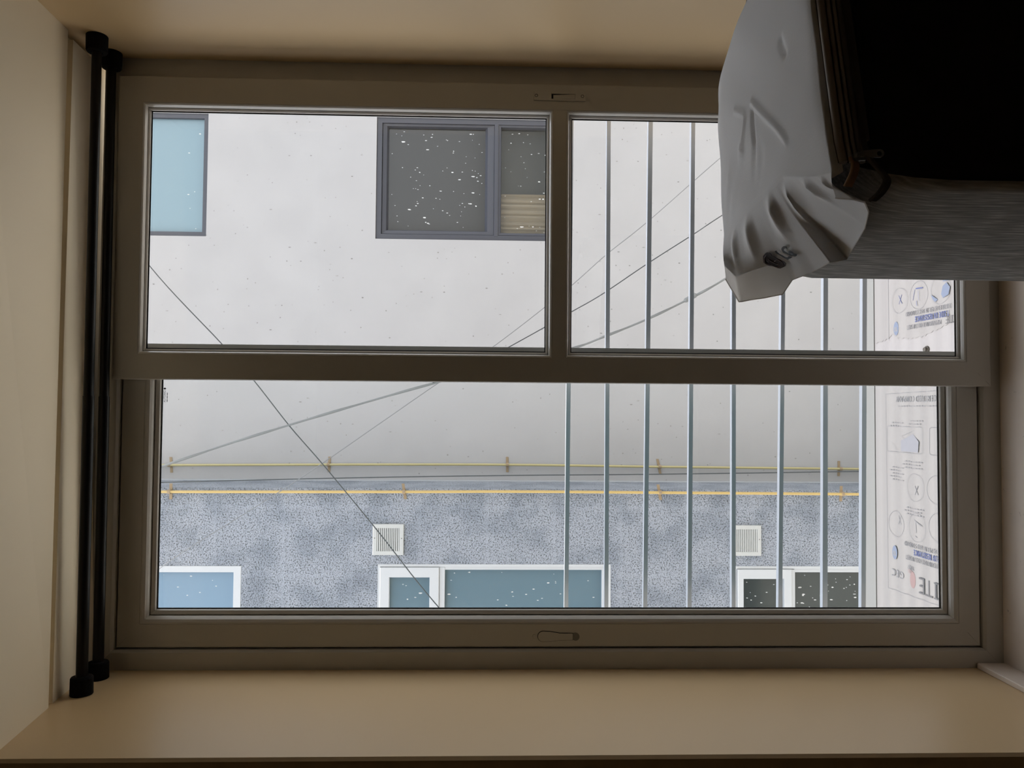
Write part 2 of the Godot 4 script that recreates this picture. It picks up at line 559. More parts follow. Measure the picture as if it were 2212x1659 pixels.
func window_in() -> void:
	var w := thing("window_1", Vector3(0.08, -0.9375, -0.04), "white plastic sliding window with two sashes and glass down to the sill", "window", "", "structure")
	var rim_o := rect(-0.459, -0.9375, 0.627, 0.690)
	var rim_i := rect(-0.425, -0.903, 0.590, 0.653)
	var fr := node("frame", w)
	frame_set(fr, ["sill_rail", "jamb", "head_rail", "jamb"], rim_o, rim_i, [Vector2(0, -0.060), Vector2(0, 0), Vector2(0.88, 0), Vector2(0.91, -0.0004), Vector2(1.0, -0.0050), Vector2(1.0, -0.0500), Vector2(1.1, -0.0502), Vector2(1.1, -0.060)], M.pvc)
	# the sash at the bottom of the picture slides in the outer track, almost flush with the frame
	var far := node("sash", w)
	var fo := rect(-0.4235, -0.9015, 0.115, 0.6515)
	var fi := rect(-0.3815, -0.8612, 0.072, 0.6107)
	var flush := [Vector2(0, -0.048), Vector2(0, -0.0125), Vector2(0.05, -0.0088), Vector2(0.09, -0.008), Vector2(1, -0.008), Vector2(1, -0.048)]
	var lapped := [Vector2(0, -0.048), Vector2(0, -0.0125), Vector2(0.42, -0.012), Vector2(0.45, -0.008), Vector2(1, -0.008), Vector2(1, -0.048)]
	for k in 4:
		var sst := begin()
		member(sst, k, fo, fi, lapped if k == 1 else flush)
		obj(["rail", "stile", "rail", "stile"][k], sst, M.pvc, far)
	var fg := rect(-0.3596, -0.8394, 0.0525, 0.5897)
	frame_ring("glazing_bead", far, fi, fg, bead(-0.008, -0.031), M.pvc)
	frame_ring("gasket", far, fg.grow(0.001), fg.grow(-0.0015), [Vector2(0, -0.032), Vector2(0, -0.0295), Vector2(1, -0.0298), Vector2(1, -0.032)], M.gasket)
	pane("pane", far, fg.grow(0.008), -0.034, M.glass_cool)
	# flush pull on its stile
	var st := begin()
	var flat := func(p: Vector2, t: float) -> Vector3: return Vector3(p.x * 0.981, p.y * 0.981, -0.0082 + t)
	var lever := PackedVector2Array()
	for k in 13:
		var a := PI * k / 12.0
		lever.append(Vector2(-0.411 + 0.0092 * cos(a), -0.104 + 0.0095 * sin(a)))
	for p in [Vector2(-0.4195, -0.118), Vector2(-0.4178, -0.134), Vector2(-0.4172, -0.158), Vector2(-0.406, -0.158), Vector2(-0.4055, -0.134), Vector2(-0.4026, -0.118)]:
		lever.append(p)
	plate(st, Geometry2D.offset_polygon(lever, 0.0009)[0], flat, 0.0006)
	obj("pull_recess", st, M.dark, far)
	st = begin()
	plate(st, lever, flat, 0.0022)
	lathe(st, Vector3(-0.4037, -0.0868, -0.0082), Vector3(0, 0, 1), [Vector2(0, 0.0042), Vector2(0.0010, 0.004), Vector2(0.0012, 0.0)], 20)
	obj("pull", st, M.pvc, far)
	st = begin()
	lathe(st, Vector3(-0.4039, -0.1604, -0.0082), Vector3(0, 0, 1), [Vector2(0, 0.0072), Vector2(0.0012, 0.007), Vector2(0.0006, 0.0048), Vector2(0.0004, 0.0)], 24)
	obj("finger_dimple", st, mat(lin(0.22, 0.215, 0.19), 0.5), far)
	# maker's stamp on the corners of the glass
	stamp(far, "AUTOMO", Vector3(0.0211, 0.5855, -0.0318), 0.0036, 0.027)
	# the sash at the top of the picture runs in the inner track and laps the frame
	var near := node("sash", w)
	var no := rect(0.050, -0.911, 0.589, 0.659)
	var ni := rect(0.094, -0.867, 0.542, 0.6155)
	frame_set(near, ["rail", "stile", "rail", "stile"], no, ni, [Vector2(0, 0.0004), Vector2(0, 0.0135), Vector2(0.02, 0.0147), Vector2(0.05, 0.015), Vector2(1, 0.015), Vector2(1, -0.007), Vector2(0.22, -0.007), Vector2(0.22, 0.0004)], M.pvc)
	st = begin()
	bx(st, Vector3(0.0935, -0.137, -0.007), Vector3(0.5425, -0.113, 0.0146), 0.0006)
	obj("transom", st, M.pvc, near)
	for r in [[rect(0.094, -0.113, 0.542, 0.6155), rect(0.105, -0.1025, 0.5325, 0.6075)], [rect(0.094, -0.867, 0.542, -0.137), rect(0.105, -0.8575, 0.5325, -0.148)]]:
		frame_ring("glazing_bead", near, r[0], r[1], bead(0.015, -0.0035), M.pvc)
		frame_ring("gasket", near, r[1].grow(0.0006), r[1].grow(-0.0016), [Vector2(0, -0.0038), Vector2(0, -0.0024), Vector2(1, -0.0026), Vector2(1, -0.0038)], M.gasket)
		pane("pane", near, r[1].grow(0.006), -0.0056, M.glass)
	# latch plate with a slot and two screws
	st = begin()
	for b in [[0.5585, -0.171, 0.5735, -0.1525], [0.5585, -0.1095, 0.5735, -0.0775], [0.5585, -0.1525, 0.5618, -0.1095], [0.5708, -0.1525, 0.5735, -0.1095]]:
		bx(st, Vector3(b[0], b[1], 0.0148), Vector3(b[2], b[3], 0.0172), 0.0004)
	obj("latch_plate", st, M.pvc, near)
	st = begin()
	bx(st, Vector3(0.5618, -0.1525, 0.0148), Vector3(0.5708, -0.1095, 0.0153))
	obj("latch_slot", st, M.dark, near)
	st = begin()
	hexa(st, [Vector3(0.5622, -0.152, 0.015), Vector3(0.5702, -0.152, 0.015), Vector3(0.5702, -0.113, 0.015), Vector3(0.5622, -0.113, 0.015)], [Vector3(0.5622, -0.152, 0.0176), Vector3(0.5702, -0.152, 0.0172), Vector3(0.5690, -0.113, 0.0153), Vector3(0.5622, -0.113, 0.0156)])
	obj("latch", st, M.pvc, near)
	for y in [-0.0822, -0.1655]:
		st = begin()
		lathe(st, Vector3(0.567, y, 0.0168), Vector3(0, 0, 1), [Vector2(0, 0.003), Vector2(0.0008, 0.0028), Vector2(0.0002, 0.0016), Vector2(0.0002, 0)], 16)
		obj("screw", st, M.screw, near)


func stamp(parent: Node, words: String, at: Vector3, high: float, long: float) -> void:
	var o := lettering("stamp", words, M.ink_dark, parent)
	var box := o.mesh.get_aabb()
	o.transform = Transform3D(Basis(Vector3(long * 0.8 / box.size.x, 0, 0), Vector3(0, high / box.size.y, 0), Vector3(0, 0, 0.3)), at - off)
	var st := begin()
	var flat := func(p: Vector2, t: float) -> Vector3: return Vector3(at.x + long * 0.52 + p.x, at.y + p.y, at.z + t)
	plate(st, PackedVector2Array([Vector2(-0.0022, 0), Vector2(0, -0.0026), Vector2(0.0022, 0), Vector2(0, 0.0026)]), flat, 0.0002)
	for k in 3:
		bx(st, at + Vector3(-0.010 + k * 0.006, -0.0052, 0), at + Vector3(-0.0055 + k * 0.006, -0.0040, 0.0002))
	obj("stamp_mark", st, M.ink_grey, parent)


func lettering(called: String, words: String, m: Material, parent: Node, bold := false) -> MeshInstance3D:
	var f := SystemFont.new()
	f.font_names = PackedStringArray(["Droid Sans"])
	if bold:
		f.font_weight = 700
	var t := TextMesh.new()
	t.text = words
	t.font = f
	t.font_size = 32
	t.pixel_size = 0.01
	t.depth = 0.002
	t.curve_step = 2.0
	t.material = m
	var o := MeshInstance3D.new()
	o.name = called
	o.mesh = t
	parent.add_child(o, true)
	return o


# ------------------------------------------------------------------ across the alley
func spots(called: String, parent: Node, r: Rect2, z: float, n: int, long := true) -> void:    # dried drops of paint on a pane
	var st := begin()
	for i in n:
		var c := Vector2(rng.randf_range(r.position.x, r.end.x), rng.randf_range(r.position.y, r.end.y))
		var big := rng.randf() ** 3
		var rx := 0.003 + 0.004 * big
		var ry := rx * (rng.randf_range(0.5, 0.9))
		if long:
			rx *= rng.randf_range(0.5, 0.8)
			ry = rx * rng.randf_range(1.2, 3.2)
		var flat := func(p: Vector2, t: float) -> Vector3: return Vector3(p.x, p.y, z + t)
		var poly := PackedVector2Array()
		for k in 7:
			var a := TAU * k / 7.0
			var q := Vector2(cos(a) * rx, sin(a) * ry) * rng.randf_range(0.75, 1.2)
			poly.append(c + Vector2(q.y * (1.0 if long else 0.3), q.x) if not long else c + q)
		plate(st, poly, flat, 0.0008)
	obj(called, st, M.paint_spot, parent).set_meta("kind", "stuff")


func facing_white() -> void:
	var z := -4.17
	var b := thing("building", Vector3(1.5, -3.05, -4.3), "smooth white rendered building across the alley with dark framed windows", "building")
	var h1 := rect(1.235, 2.035, 2.128, 2.80)
	var h2 := rect(1.235, -0.50, 2.128, 0.825)
	var st := begin()
	holed(st, -0.75, -3.05, 3.3, 3.0, [h1, h2], z - 0.25, z)
	obj("wall", st, M.white_render, b)
	# the window whose pane is frosted
	var w := node("window", b)
	var prof := [Vector2(0, z - 0.10), Vector2(0, z - 0.012), Vector2(0.1, z - 0.010), Vector2(0.95, z - 0.010), Vector2(1, z - 0.016), Vector2(1, z - 0.10)]
	frame_ring("window_frame", w, h1, h1.grow(-0.034), prof, M.anthracite)
	pane("pane", w, h1.grow(-0.030), z - 0.04, M.frosted)
	spots("paint_spots", w, rect(1.29, 2.07, 2.09, 2.2), z - 0.0378, 6)
	# the window with a curtain behind its lower pane
	w = node("window", b)
	frame_ring("window_frame", w, h2, h2.grow(-0.040), prof, M.anthracite)
	var up := rect(1.275, -0.035, 2.088, 0.785)
	var lo := rect(1.275, -0.46, 2.088, -0.06)
	frame_ring("casement", w, up, rect(1.312, 0.035, 2.066, 0.742), [Vector2(0, z - 0.09), Vector2(0, z - 0.03), Vector2(0.08, z - 0.022), Vector2(0.75, z - 0.026), Vector2(1, z - 0.055), Vector2(1, z - 0.09)], M.anthracite)
	frame_ring("casement", w, lo, rect(1.298, -0.437, 2.07, -0.083), [Vector2(0, z - 0.09), Vector2(0, z - 0.022), Vector2(0.08, z - 0.016), Vector2(0.8, z - 0.018), Vector2(1, z - 0.05), Vector2(1, z - 0.09)], M.anthracite)
	st = begin()
	bx(st, Vector3(1.262, -0.062, z - 0.09), Vector3(2.10, -0.032, z - 0.008), 0.004)
	obj("mullion", st, M.anthracite, w)
	pane("pane", w, rect(1.30, 0.02, 2.075, 0.755), z - 0.062, M.pane_grey)
	spots("paint_spots", w, rect(1.33, 0.05, 2.05, 0.72), z - 0.0598, 85)
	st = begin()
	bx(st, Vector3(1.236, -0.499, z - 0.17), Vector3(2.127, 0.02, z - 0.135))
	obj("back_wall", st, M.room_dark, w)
	var clear := mat(Color(0.25, 0.26, 0.25, 0.25), 0.04)
	clear.transparency = BaseMaterial3D.TRANSPARENCY_ALPHA
	pane("pane", w, rect(1.29, -0.445, 2.08, -0.075), z - 0.056, clear)
	spots("paint_spots", w, rect(1.31, -0.42, 2.05, -0.10), z - 0.0538, 34)
	st = begin()
	st.set_smooth_group(1)
	for k in 60:
		var q := []
		for kk in [k, k + 1]:
			var x: float = 1.285 + 0.31 * kk / 60.0
			q.append(Vector3(x, 0, z - 0.095 + 0.016 * sin(kk * 0.75) + 0.008 * sin(kk * 1.9 + 1.0)))
		quad(st, q[0] + Vector3(0, -0.47, 0), q[1] + Vector3(0, -0.47, 0), q[1] + Vector3(0, -0.05, 0), q[0] + Vector3(0, -0.05, 0))
	obj("curtain", st, M.curtain, w, "cream curtain hanging in folds")


func facing_grey() -> void:
	var z := -3.62
	var b := thing("building", Vector3(-1.5, -3.05, -3.8), "rough grey stuccoed building across the alley with white framed windows", "building")
	var h3 := rect(-1.95, 1.565, -1.004, 2.75)
	var h4 := rect(-1.95, -0.805, -0.992, 0.700)
	var h5 := rect(-1.95, -2.80, -1.002, -1.612)
	var st := begin()
	holed(st, -2.4, -3.05, -0.507, 3.0, [h3, h4, h5], z - 0.56, z)
	obj("wall", st, M.stucco, b)
	st = begin()
	bx(st, Vector3(-0.512, -3.05, z - 0.555), Vector3(-0.500, 3.0, z - 0.50), 0.003)
	obj("corner_render", st, M.plaster_edge, b)
	var prof := [Vector2(0, z - 0.10), Vector2(0, z - 0.004), Vector2(0.06, z), Vector2(0.94, z), Vector2(1, z - 0.006), Vector2(1, z - 0.10)]
	# lowest pane of the window at the upper end
	var w := node("window", b)
	frame_ring("window_frame", w, h3, rect(-1.90, 1.616, -1.047, 2.70), prof, M.white_frame)
	pane("pane", w, rect(-1.91, 1.60, -1.04, 2.71), z - 0.035, M.pane_sky)
	spots("paint_spots", w, rect(-1.3, 1.65, -1.06, 2.1), z - 0.0328, 8)
	for d in [[h4, rect(-1.925, 0.305, -1.012, 0.683), rect(-1.88, 0.366, -1.076, 0.622), rect(-1.92, -0.748, -1.030, 0.268), M.pane_blue, 26], [h5, rect(-1.925, -1.988, -1.022, -1.632), rect(-1.88, -1.936, -1.084, -1.672), rect(-1.92, -2.76, -1.044, -2.015), M.pane_dark, 60]]:
		w = node("window", b)
		frame_ring("window_frame", w, d[0], d[0].grow(-0.018), prof, M.white_frame)
		st = begin()
		bx(st, Vector3(d[3].position.x, d[3].end.y, z - 0.09), Vector3(d[3].end.x + 0.02, d[1].position.y, z - 0.002), 0.003)
		obj("transom", st, M.white_frame, w)
		frame_ring("window_frame", w, d[0].grow(-0.016).intersection(rect(-1.94, d[0].position.y + 0.016, -1.0, d[3].end.y + 0.005)), d[3], [Vector2(0, z - 0.09), Vector2(0, z - 0.006), Vector2(0.9, z - 0.006), Vector2(1, z - 0.012), Vector2(1, z - 0.09)], M.white_frame)
		frame_ring("casement", w, d[1], d[2], [Vector2(0, z - 0.09), Vector2(0, z + 0.008), Vector2(0.05, z + 0.012), Vector2(0.95, z + 0.012), Vector2(1, z + 0.006), Vector2(1, z - 0.09)], M.white_frame)
		pane("pane", w, d[2].grow(0.01), z - 0.02, d[4])
		pane("pane", w, d[3].grow(0.006), z - 0.035, d[4])
		var vis: Rect2 = d[3].intersection(rect(-1.32, -5, -1.0, 3))
		spots("paint_spots", w, vis.grow(-0.02), z - 0.0328, d[5])
		spots("paint_spots", w, d[2].intersection(rect(-1.32, -5, -1.0, 3)).grow(-0.02), z - 0.0178, int(d[5] / 4.0))


func outside_things() -> void:
	off = Vector3(0, -3.05, -2)
	var st := begin()
	bx(st, Vector3(-12, -3.25, -5.0), Vector3(12, -3.05, -0.10))
	tag(obj("ground", st, M.ground), "grey paved ground of the alley, hidden below the canopy", "ground", "", "structure")
	off = Vector3(0, -3.05, -0.1)
	st = begin()
	bx(st, Vector3(-6, -3.05, -0.10), Vector3(6, -1.6, 0.3))
	tag(obj("wall_lower", st, M.white_render), "rendered wall of the storeys under the room", "wall", "", "structure")
	# vents
	var v := vent()
	v.position = Vector3(-0.8335, 0.633 + EYE, -3.62)
	tag(v, "square white slotted air vent above the small grey-blue casement, crossed by a thin black wire", "air vent", "air vents in the grey wall")
	var v2 := v.duplicate()
	add_child(v2, true)
	v2.name = "air_vent_001"
	v2.position = Vector3(-0.835, -1.688 + EYE, -3.62)
	tag(v2, "square white slotted air vent half hidden by a steel window bar", "air vent", "air vents in the grey wall")
	# gas pipes
	pipe("gas_pipe", [Vector3(-0.402, 2.95, -4.135), Vector3(-0.403, 2.244, -4.135), Vector3(-0.392, 0.9, -4.135), Vector3(-0.388, -0.176, -4.135), Vector3(-0.397, -1.247, -4.135), Vector3(-0.406, -2.8, -4.135), Vector3(-0.41, -3.04, -4.135)], 0.0085, M.yellow_old, [2.244, 1.13, -0.142, -1.24, -2.56], -4.17, "faded yellow gas pipe clipped to the white wall", 0.055)
	pipe("gas_pipe", [Vector3(-0.535, 2.95, -3.59), Vector3(-0.532, 2.05, -3.59), Vector3(-0.526, 0.53, -3.59), Vector3(-0.521, -0.16, -3.59), Vector3(-0.524, -1.123, -3.59), Vector3(-0.529, -2.4, -3.59), Vector3(-0.535, -3.04, -3.59)], 0.0088, M.yellow, [2.02, 0.535, -1.12, -2.32], -3.62, "bright yellow gas pipe along the corner of the grey stucco wall", 0.05)
	# cables
	cable("cable", [Vector3(1.9, 2.96, -4.17), Vector3(1.4, 2.53, -3.6), Vector3(0.831, 2.0, -3.2), Vector3(0.383, 1.577, -3.2), Vector3(0.166, 1.383, -3.2), Vector3(-0.1, 1.17, -3.2), Vector3(-0.344, 0.955, -3.2), Vector3(-0.729, 0.632, -3.2), Vector3(-1.137, 0.301, -3.2), Vector3(-1.8, -0.25, -3.4), Vector3(-2.3, -0.65, -3.62)], 0.0034, M.cable, "thin black wire slanting across both facing walls past the vent")
	cable("cable", [Vector3(-0.62, 2.75, -3.62), Vector3(-0.43, 2.2, -3.3), Vector3(-0.341, 1.905, -3.2), Vector3(-0.212, 1.533, -3.2), Vector3(-0.095, 1.17, -3.2), Vector3(0.034, 0.751, -3.2), Vector3(0.161, 0.315, -3.2), Vector3(0.27, -0.1, -3.2), Vector3(0.376, -0.506, -3.2), Vector3(0.453, -0.707, -3.2), Vector3(0.554, -0.949, -3.2), Vector3(0.683, -1.21, -3.2), Vector3(0.812, -1.436, -3.2), Vector3(1.15, -1.95, -3.5), Vector3(1.7, -2.7, -4.17)], 0.0062, M.cable_grey, "thick dark cable bundle sagging across the white wall", true)
	cable("cable", [Vector3(-1.25, 2.35, -3.62), Vector3(-0.887, 1.84, -3.2), Vector3(-0.563, 1.337, -3.2), Vector3(-0.35, 1.017, -3.2), Vector3(-0.083, 0.64, -3.2), Vector3(0.147, 0.315, -3.2), Vector3(0.369, -0.013, -3.2), Vector3(0.616, -0.33, -3.2), Vector3(0.766, -0.51, -3.2), Vector3(0.943, -0.705, -3.2), Vector3(1.149, -0.957, -3.2), Vector3(1.541, -1.395, -3.2), Vector3(2.3, -2.2, -4.17)], 0.0024, M.cable_pale, "faint pale wire, thinnest of those slanting across the alley")
	cable("cable", [Vector3(0.161, 0.33, -3.19), Vector3(0.25, 0.12, -3.19), Vector3(0.364, -0.096, -3.19), Vector3(0.497, -0.331, -3.19), Vector3(0.599, -0.505, -3.19), Vector3(0.701, -0.678, -3.19), Vector3(0.893, -0.957, -3.19), Vector3(1.077, -1.239, -3.19), Vector3(1.192, -1.409, -3.19), Vector3(1.9, -2.4, -4.17)], 0.003, M.cable, "thin dark wire running straight above the cable bundle behind the bars")
	cable("cable", [Vector3(-0.50, 2.96, -3.58), Vector3(-0.472, 2.073, -3.58), Vector3(-0.454, 1.472, -3.58), Vector3(-0.433, 0.689, -3.58), Vector3(-0.417, -0.158, -3.58), Vector3(-0.404, -1.129, -3.58), Vector3(-0.379, -2.437, -3.58), Vector3(-0.36, -3.045, -3.58)], 0.0036, M.cable, "dark cable running along the joint of the white and grey walls")


func vent() -> Node3D:
	off = Vector3.ZERO
	var v := Node3D.new()
	v.name = "air_vent"
	add_child(v, true)
	var s := 0.0985
	var st := begin()
	frame4(st, s, 0.073, 0.0, 0.016)
	obj("vent_frame", st, M.vent, v)
	st = begin()
	bx(st, Vector3(-0.08, -0.08, 0.0005), Vector3(0.08, 0.08, 0.002))
	obj("backing", st, M.dark, v)
	for k in 12:
		var y := -0.073 + 0.146 * (k + 0.5) / 12.0
		st = begin()
		bx(st, Vector3(-0.0735, y - 0.0041, 0.003), Vector3(0.0735, y + 0.0041, 0.0145), 0.001)
		obj("slat", st, M.vent, v)
	for p in [Vector2(0.01, 0.086), Vector2(0.008, -0.086)]:
		st = begin()
		lathe(st, Vector3(p.x, p.y, 0.0155), Vector3(0, 0, 1), [Vector2(0, 0.0036), Vector2(0.0012, 0.003), Vector2(0.0014, 0)], 10)
		obj("screw", st, M.screw, v)
	return v


func frame4(st: SurfaceTool, o: float, i: float, z0: float, z1: float) -> void:
	for s in 4:
		member(st, s, rect(-o, -o, o, o), rect(-i, -i, i, i), [Vector2(0, z0), Vector2(0, z1 - 0.003), Vector2(0.1, z1), Vector2(0.95, z1), Vector2(1, z1 - 0.001), Vector2(1, z0)], 0.0)


func smooth(pts: Array, n := 6) -> Array:
	var out := []
	for i in pts.size() - 1:
		for k in n:
			out.append(pts[i].cubic_interpolate(pts[i + 1], pts[maxi(i - 1, 0)], pts[mini(i + 2, pts.size() - 1)], k / float(n)))
	out.append(pts[-1])
	return out


func pipe(called: String, pts: Array, r: float, m: Material, clips: Array, zw: float, label: String, half: float) -> void:
	var o := thing(called, pts[-1], label, "gas pipe", "gas pipes on the facing walls")
	var st := begin()
	tube(st, smooth(pts), r, 10)
	obj("pipe", st, m, o)
	for y in clips:
		var x := 0.0
		var z: float = pts[1].z
		for i in pts.size() - 1:
			if pts[i].y >= y and pts[i + 1].y <= y:
				x = lerpf(pts[i].x, pts[i + 1].x, (pts[i].y - y) / (pts[i].y - pts[i + 1].y))
		st = begin()
		var k := rng.randf_range(-0.012, 0.012)
		hexa(st, [Vector3(x - half, y - 0.009 + k, zw + 0.004), Vector3(x + half, y - 0.009 - k, zw + 0.004), Vector3(x + half, y - 0.009 - k, zw), Vector3(x - half, y - 0.009 + k, zw)], [Vector3(x - half, y + 0.009 + k, zw + 0.004), Vector3(x + half, y + 0.009 - k, zw + 0.004), Vector3(x + half, y + 0.009 - k, zw), Vector3(x - half, y + 0.009 + k, zw)])
		var arc := []
		for q in 9:
			var a := PI * q / 8.0
			arc.append([x + cos(a) * (r + 0.001), z + sin(a) * (r + 0.001), x + cos(a) * (r + 0.004), z + sin(a) * (r + 0.004)])
		arc.push_front([x + r + 0.001, zw, x + r + 0.004, zw])
		arc.append([x - r - 0.001, zw, x - r - 0.004, zw])
		for q in arc.size() - 1:
			var a: Array = arc[q]
			var c: Array = arc[q + 1]
			quad(st, Vector3(a[2], y - 0.009, a[3]), Vector3(a[2], y + 0.009, a[3]), Vector3(c[2], y + 0.009, c[3]), Vector3(c[2], y - 0.009, c[3]))
			quad(st, Vector3(a[0], y + 0.009, a[1]), Vector3(a[2], y + 0.009, a[3]), Vector3(a[2], y - 0.009, a[3]), Vector3(a[0], y - 0.009, a[1]))
			quad(st, Vector3(a[2], y + 0.009, a[3]), Vector3(a[0], y + 0.009, a[1]), Vector3(c[0], y + 0.009, c[1]), Vector3(c[2], y + 0.009, c[3]))
		obj("pipe_clip", st, M.rust, o, "rusty pipe clip")


func cable(called: String, pts: Array, r: float, m: Material, label: String, bundle := false) -> void:
	off = pts[-1]
	var st := begin()
	var line := smooth(pts, 8)
	tube(st, line, r, 7)
	if bundle:
		for s in 2:
			var twist := []
			for i in line.size():
				var a := i * 0.35 + s * PI
				twist.append(line[i] + Vector3(cos(a), sin(a) * 0.8, sin(a)) * r * 0.95)
			tube(st, twist, r * 0.42, 6)
		lathe(st, Vector3(0.68, -1.20, -3.2), Vector3(0.49, -0.87, 0).normalized(), [Vector2(-0.03, 0.004), Vector2(-0.02, 0.014), Vector2(0.05, 0.016), Vector2(0.06, 0.004)], 10)
	tag(obj(called, st, m), label, "cable", "cables strung across the alley")


func security_bars() -> void:
	var g := thing("window_grille", Vector3(0.08, -0.80, -0.15), "polished steel security bars fixed outside the lower part of the window", "window grille")
	# (front top edge, front lower edge) at the two ends in view
	var bars := [[-0.153, -0.161, -0.158, -0.167], [-0.232, -0.240, -0.234, -0.242], [-0.309, -0.317, -0.318, -0.327], [-0.397, -0.405, -0.405, -0.413], [-0.485, -0.493, -0.488, -0.496], [-0.578, -0.586, -0.592, -0.600], [-0.667, -0.677, -0.676, -0.685], [-0.745, -0.754, -0.757, -0.766]]
	for b in bars:
		var st := begin()
		var e := []
		for x in [-0.53, 0.70]:
			var t: float = (x + 0.382) / (0.583 + 0.382)
			e.append(Vector2(lerpf(b[1], b[3], t), lerpf(b[0], b[2], t)))
		hexa(st, [Vector3(-0.53, e[0].x, -0.14), Vector3(0.70, e[1].x, -0.14), Vector3(0.70, e[1].x, -0.152), Vector3(-0.53, e[0].x, -0.152)], [Vector3(-0.53, e[0].y, -0.14), Vector3(0.70, e[1].y, -0.14), Vector3(0.70, e[1].y, -0.152), Vector3(-0.53, e[0].y, -0.152)])
		obj("bar", st, M.steel, g)
	for x in [-0.535, 0.705]:
		var st := begin()
		bx(st, Vector3(x - 0.015, -0.80, -0.155), Vector3(x + 0.015, -0.12, -0.099), 0.002)
		obj("post", st, M.steel, g)


# ------------------------------------------------------------------ the plastic canopy under the window
const SLOPE := 0.0733

func sheet_at(x: float, s: float, lift := 0.0) -> Vector3:     # s runs from the far edge towards the window
	return Vector3(x, -1.128 - sin(SLOPE) * s + cos(SLOPE) * lift, -0.9 + cos(SLOPE) * s + sin(SLOPE) * lift)


func wave(s: float) -> float:
	return 0.0016 * sin(s * TAU / 0.058)


func print_text(parent: Node, words: String, m: Material, x: float, s0: float, s1: float, high: float, bold := false) -> void:   # reads from s0 towards the far edge s1
	var o := lettering("printed_lettering", words, m, parent, bold)
	var box := o.mesh.get_aabb()
	var far := Vector3(0, sin(SLOPE), -cos(SLOPE))
	o.transform = Transform3D(Basis(far * ((s0 - s1) / box.size.x), Vector3(-1, 0, 0) * (high / box.size.y), Vector3(0, cos(SLOPE), sin(SLOPE)) * 0.25), sheet_at(x, (s0 + s1) / 2.0, 0.0032) - off)


func ring(st: SurfaceTool, x: float, s: float, rx: float, rs: float, w := 0.0007) -> void:
	for k in 36:
		var q := []
		for e in [[k, 1.0], [k + 1, 1.0], [k + 1, 0.0], [k, 0.0]]:
			var a: float = TAU * e[0] / 36.0
			q.append(sheet_at(x + cos(a) * (rx - w * (1.0 - e[1])), s + sin(a) * (rs - w * (1.0 - e[1])), 0.0031))
		quad(st, q[3], q[2], q[1], q[0])


func stroke(st: SurfaceTool, pts: Array, w := 0.0007) -> void:
	for i in pts.size() - 1:
		var a: Vector2 = pts[i]
		var b: Vector2 = pts[i + 1]
		var n: Vector2 = (b - a).orthogonal().normalized() * w / 2.0
		quad(st, sheet_at(a.x + n.x, a.y + n.y, 0.0031), sheet_at(a.x - n.x, a.y - n.y, 0.0031), sheet_at(b.x - n.x, b.y - n.y, 0.0031), sheet_at(b.x + n.x, b.y + n.y, 0.0031))


func film_sheet(parent: Node, outline: Callable, x0: float, x1: float) -> MeshInstance3D:   # a skin of film over the ribs; outline(s) cuts its end
	var st := begin()
	st.set_smooth_group(1)
	for i in 92:
		for j in 24:
			var q := []
			for e in [[i, j], [i + 1, j], [i + 1, j + 1], [i, j + 1]]:
				var s: float = 0.07 + 0.66 * e[0] / 92.0
				var a: float = outline.call(s)
				var x: float = lerpf(a, x1, e[1] / 24.0) if x0 > x1 - 1e9 else 0.0
				q.append(sheet_at(x, s, wave(s) + 0.0012))
			quad(st, q[0], q[1], q[2], q[3])
	return obj("film", st, M.film, parent)


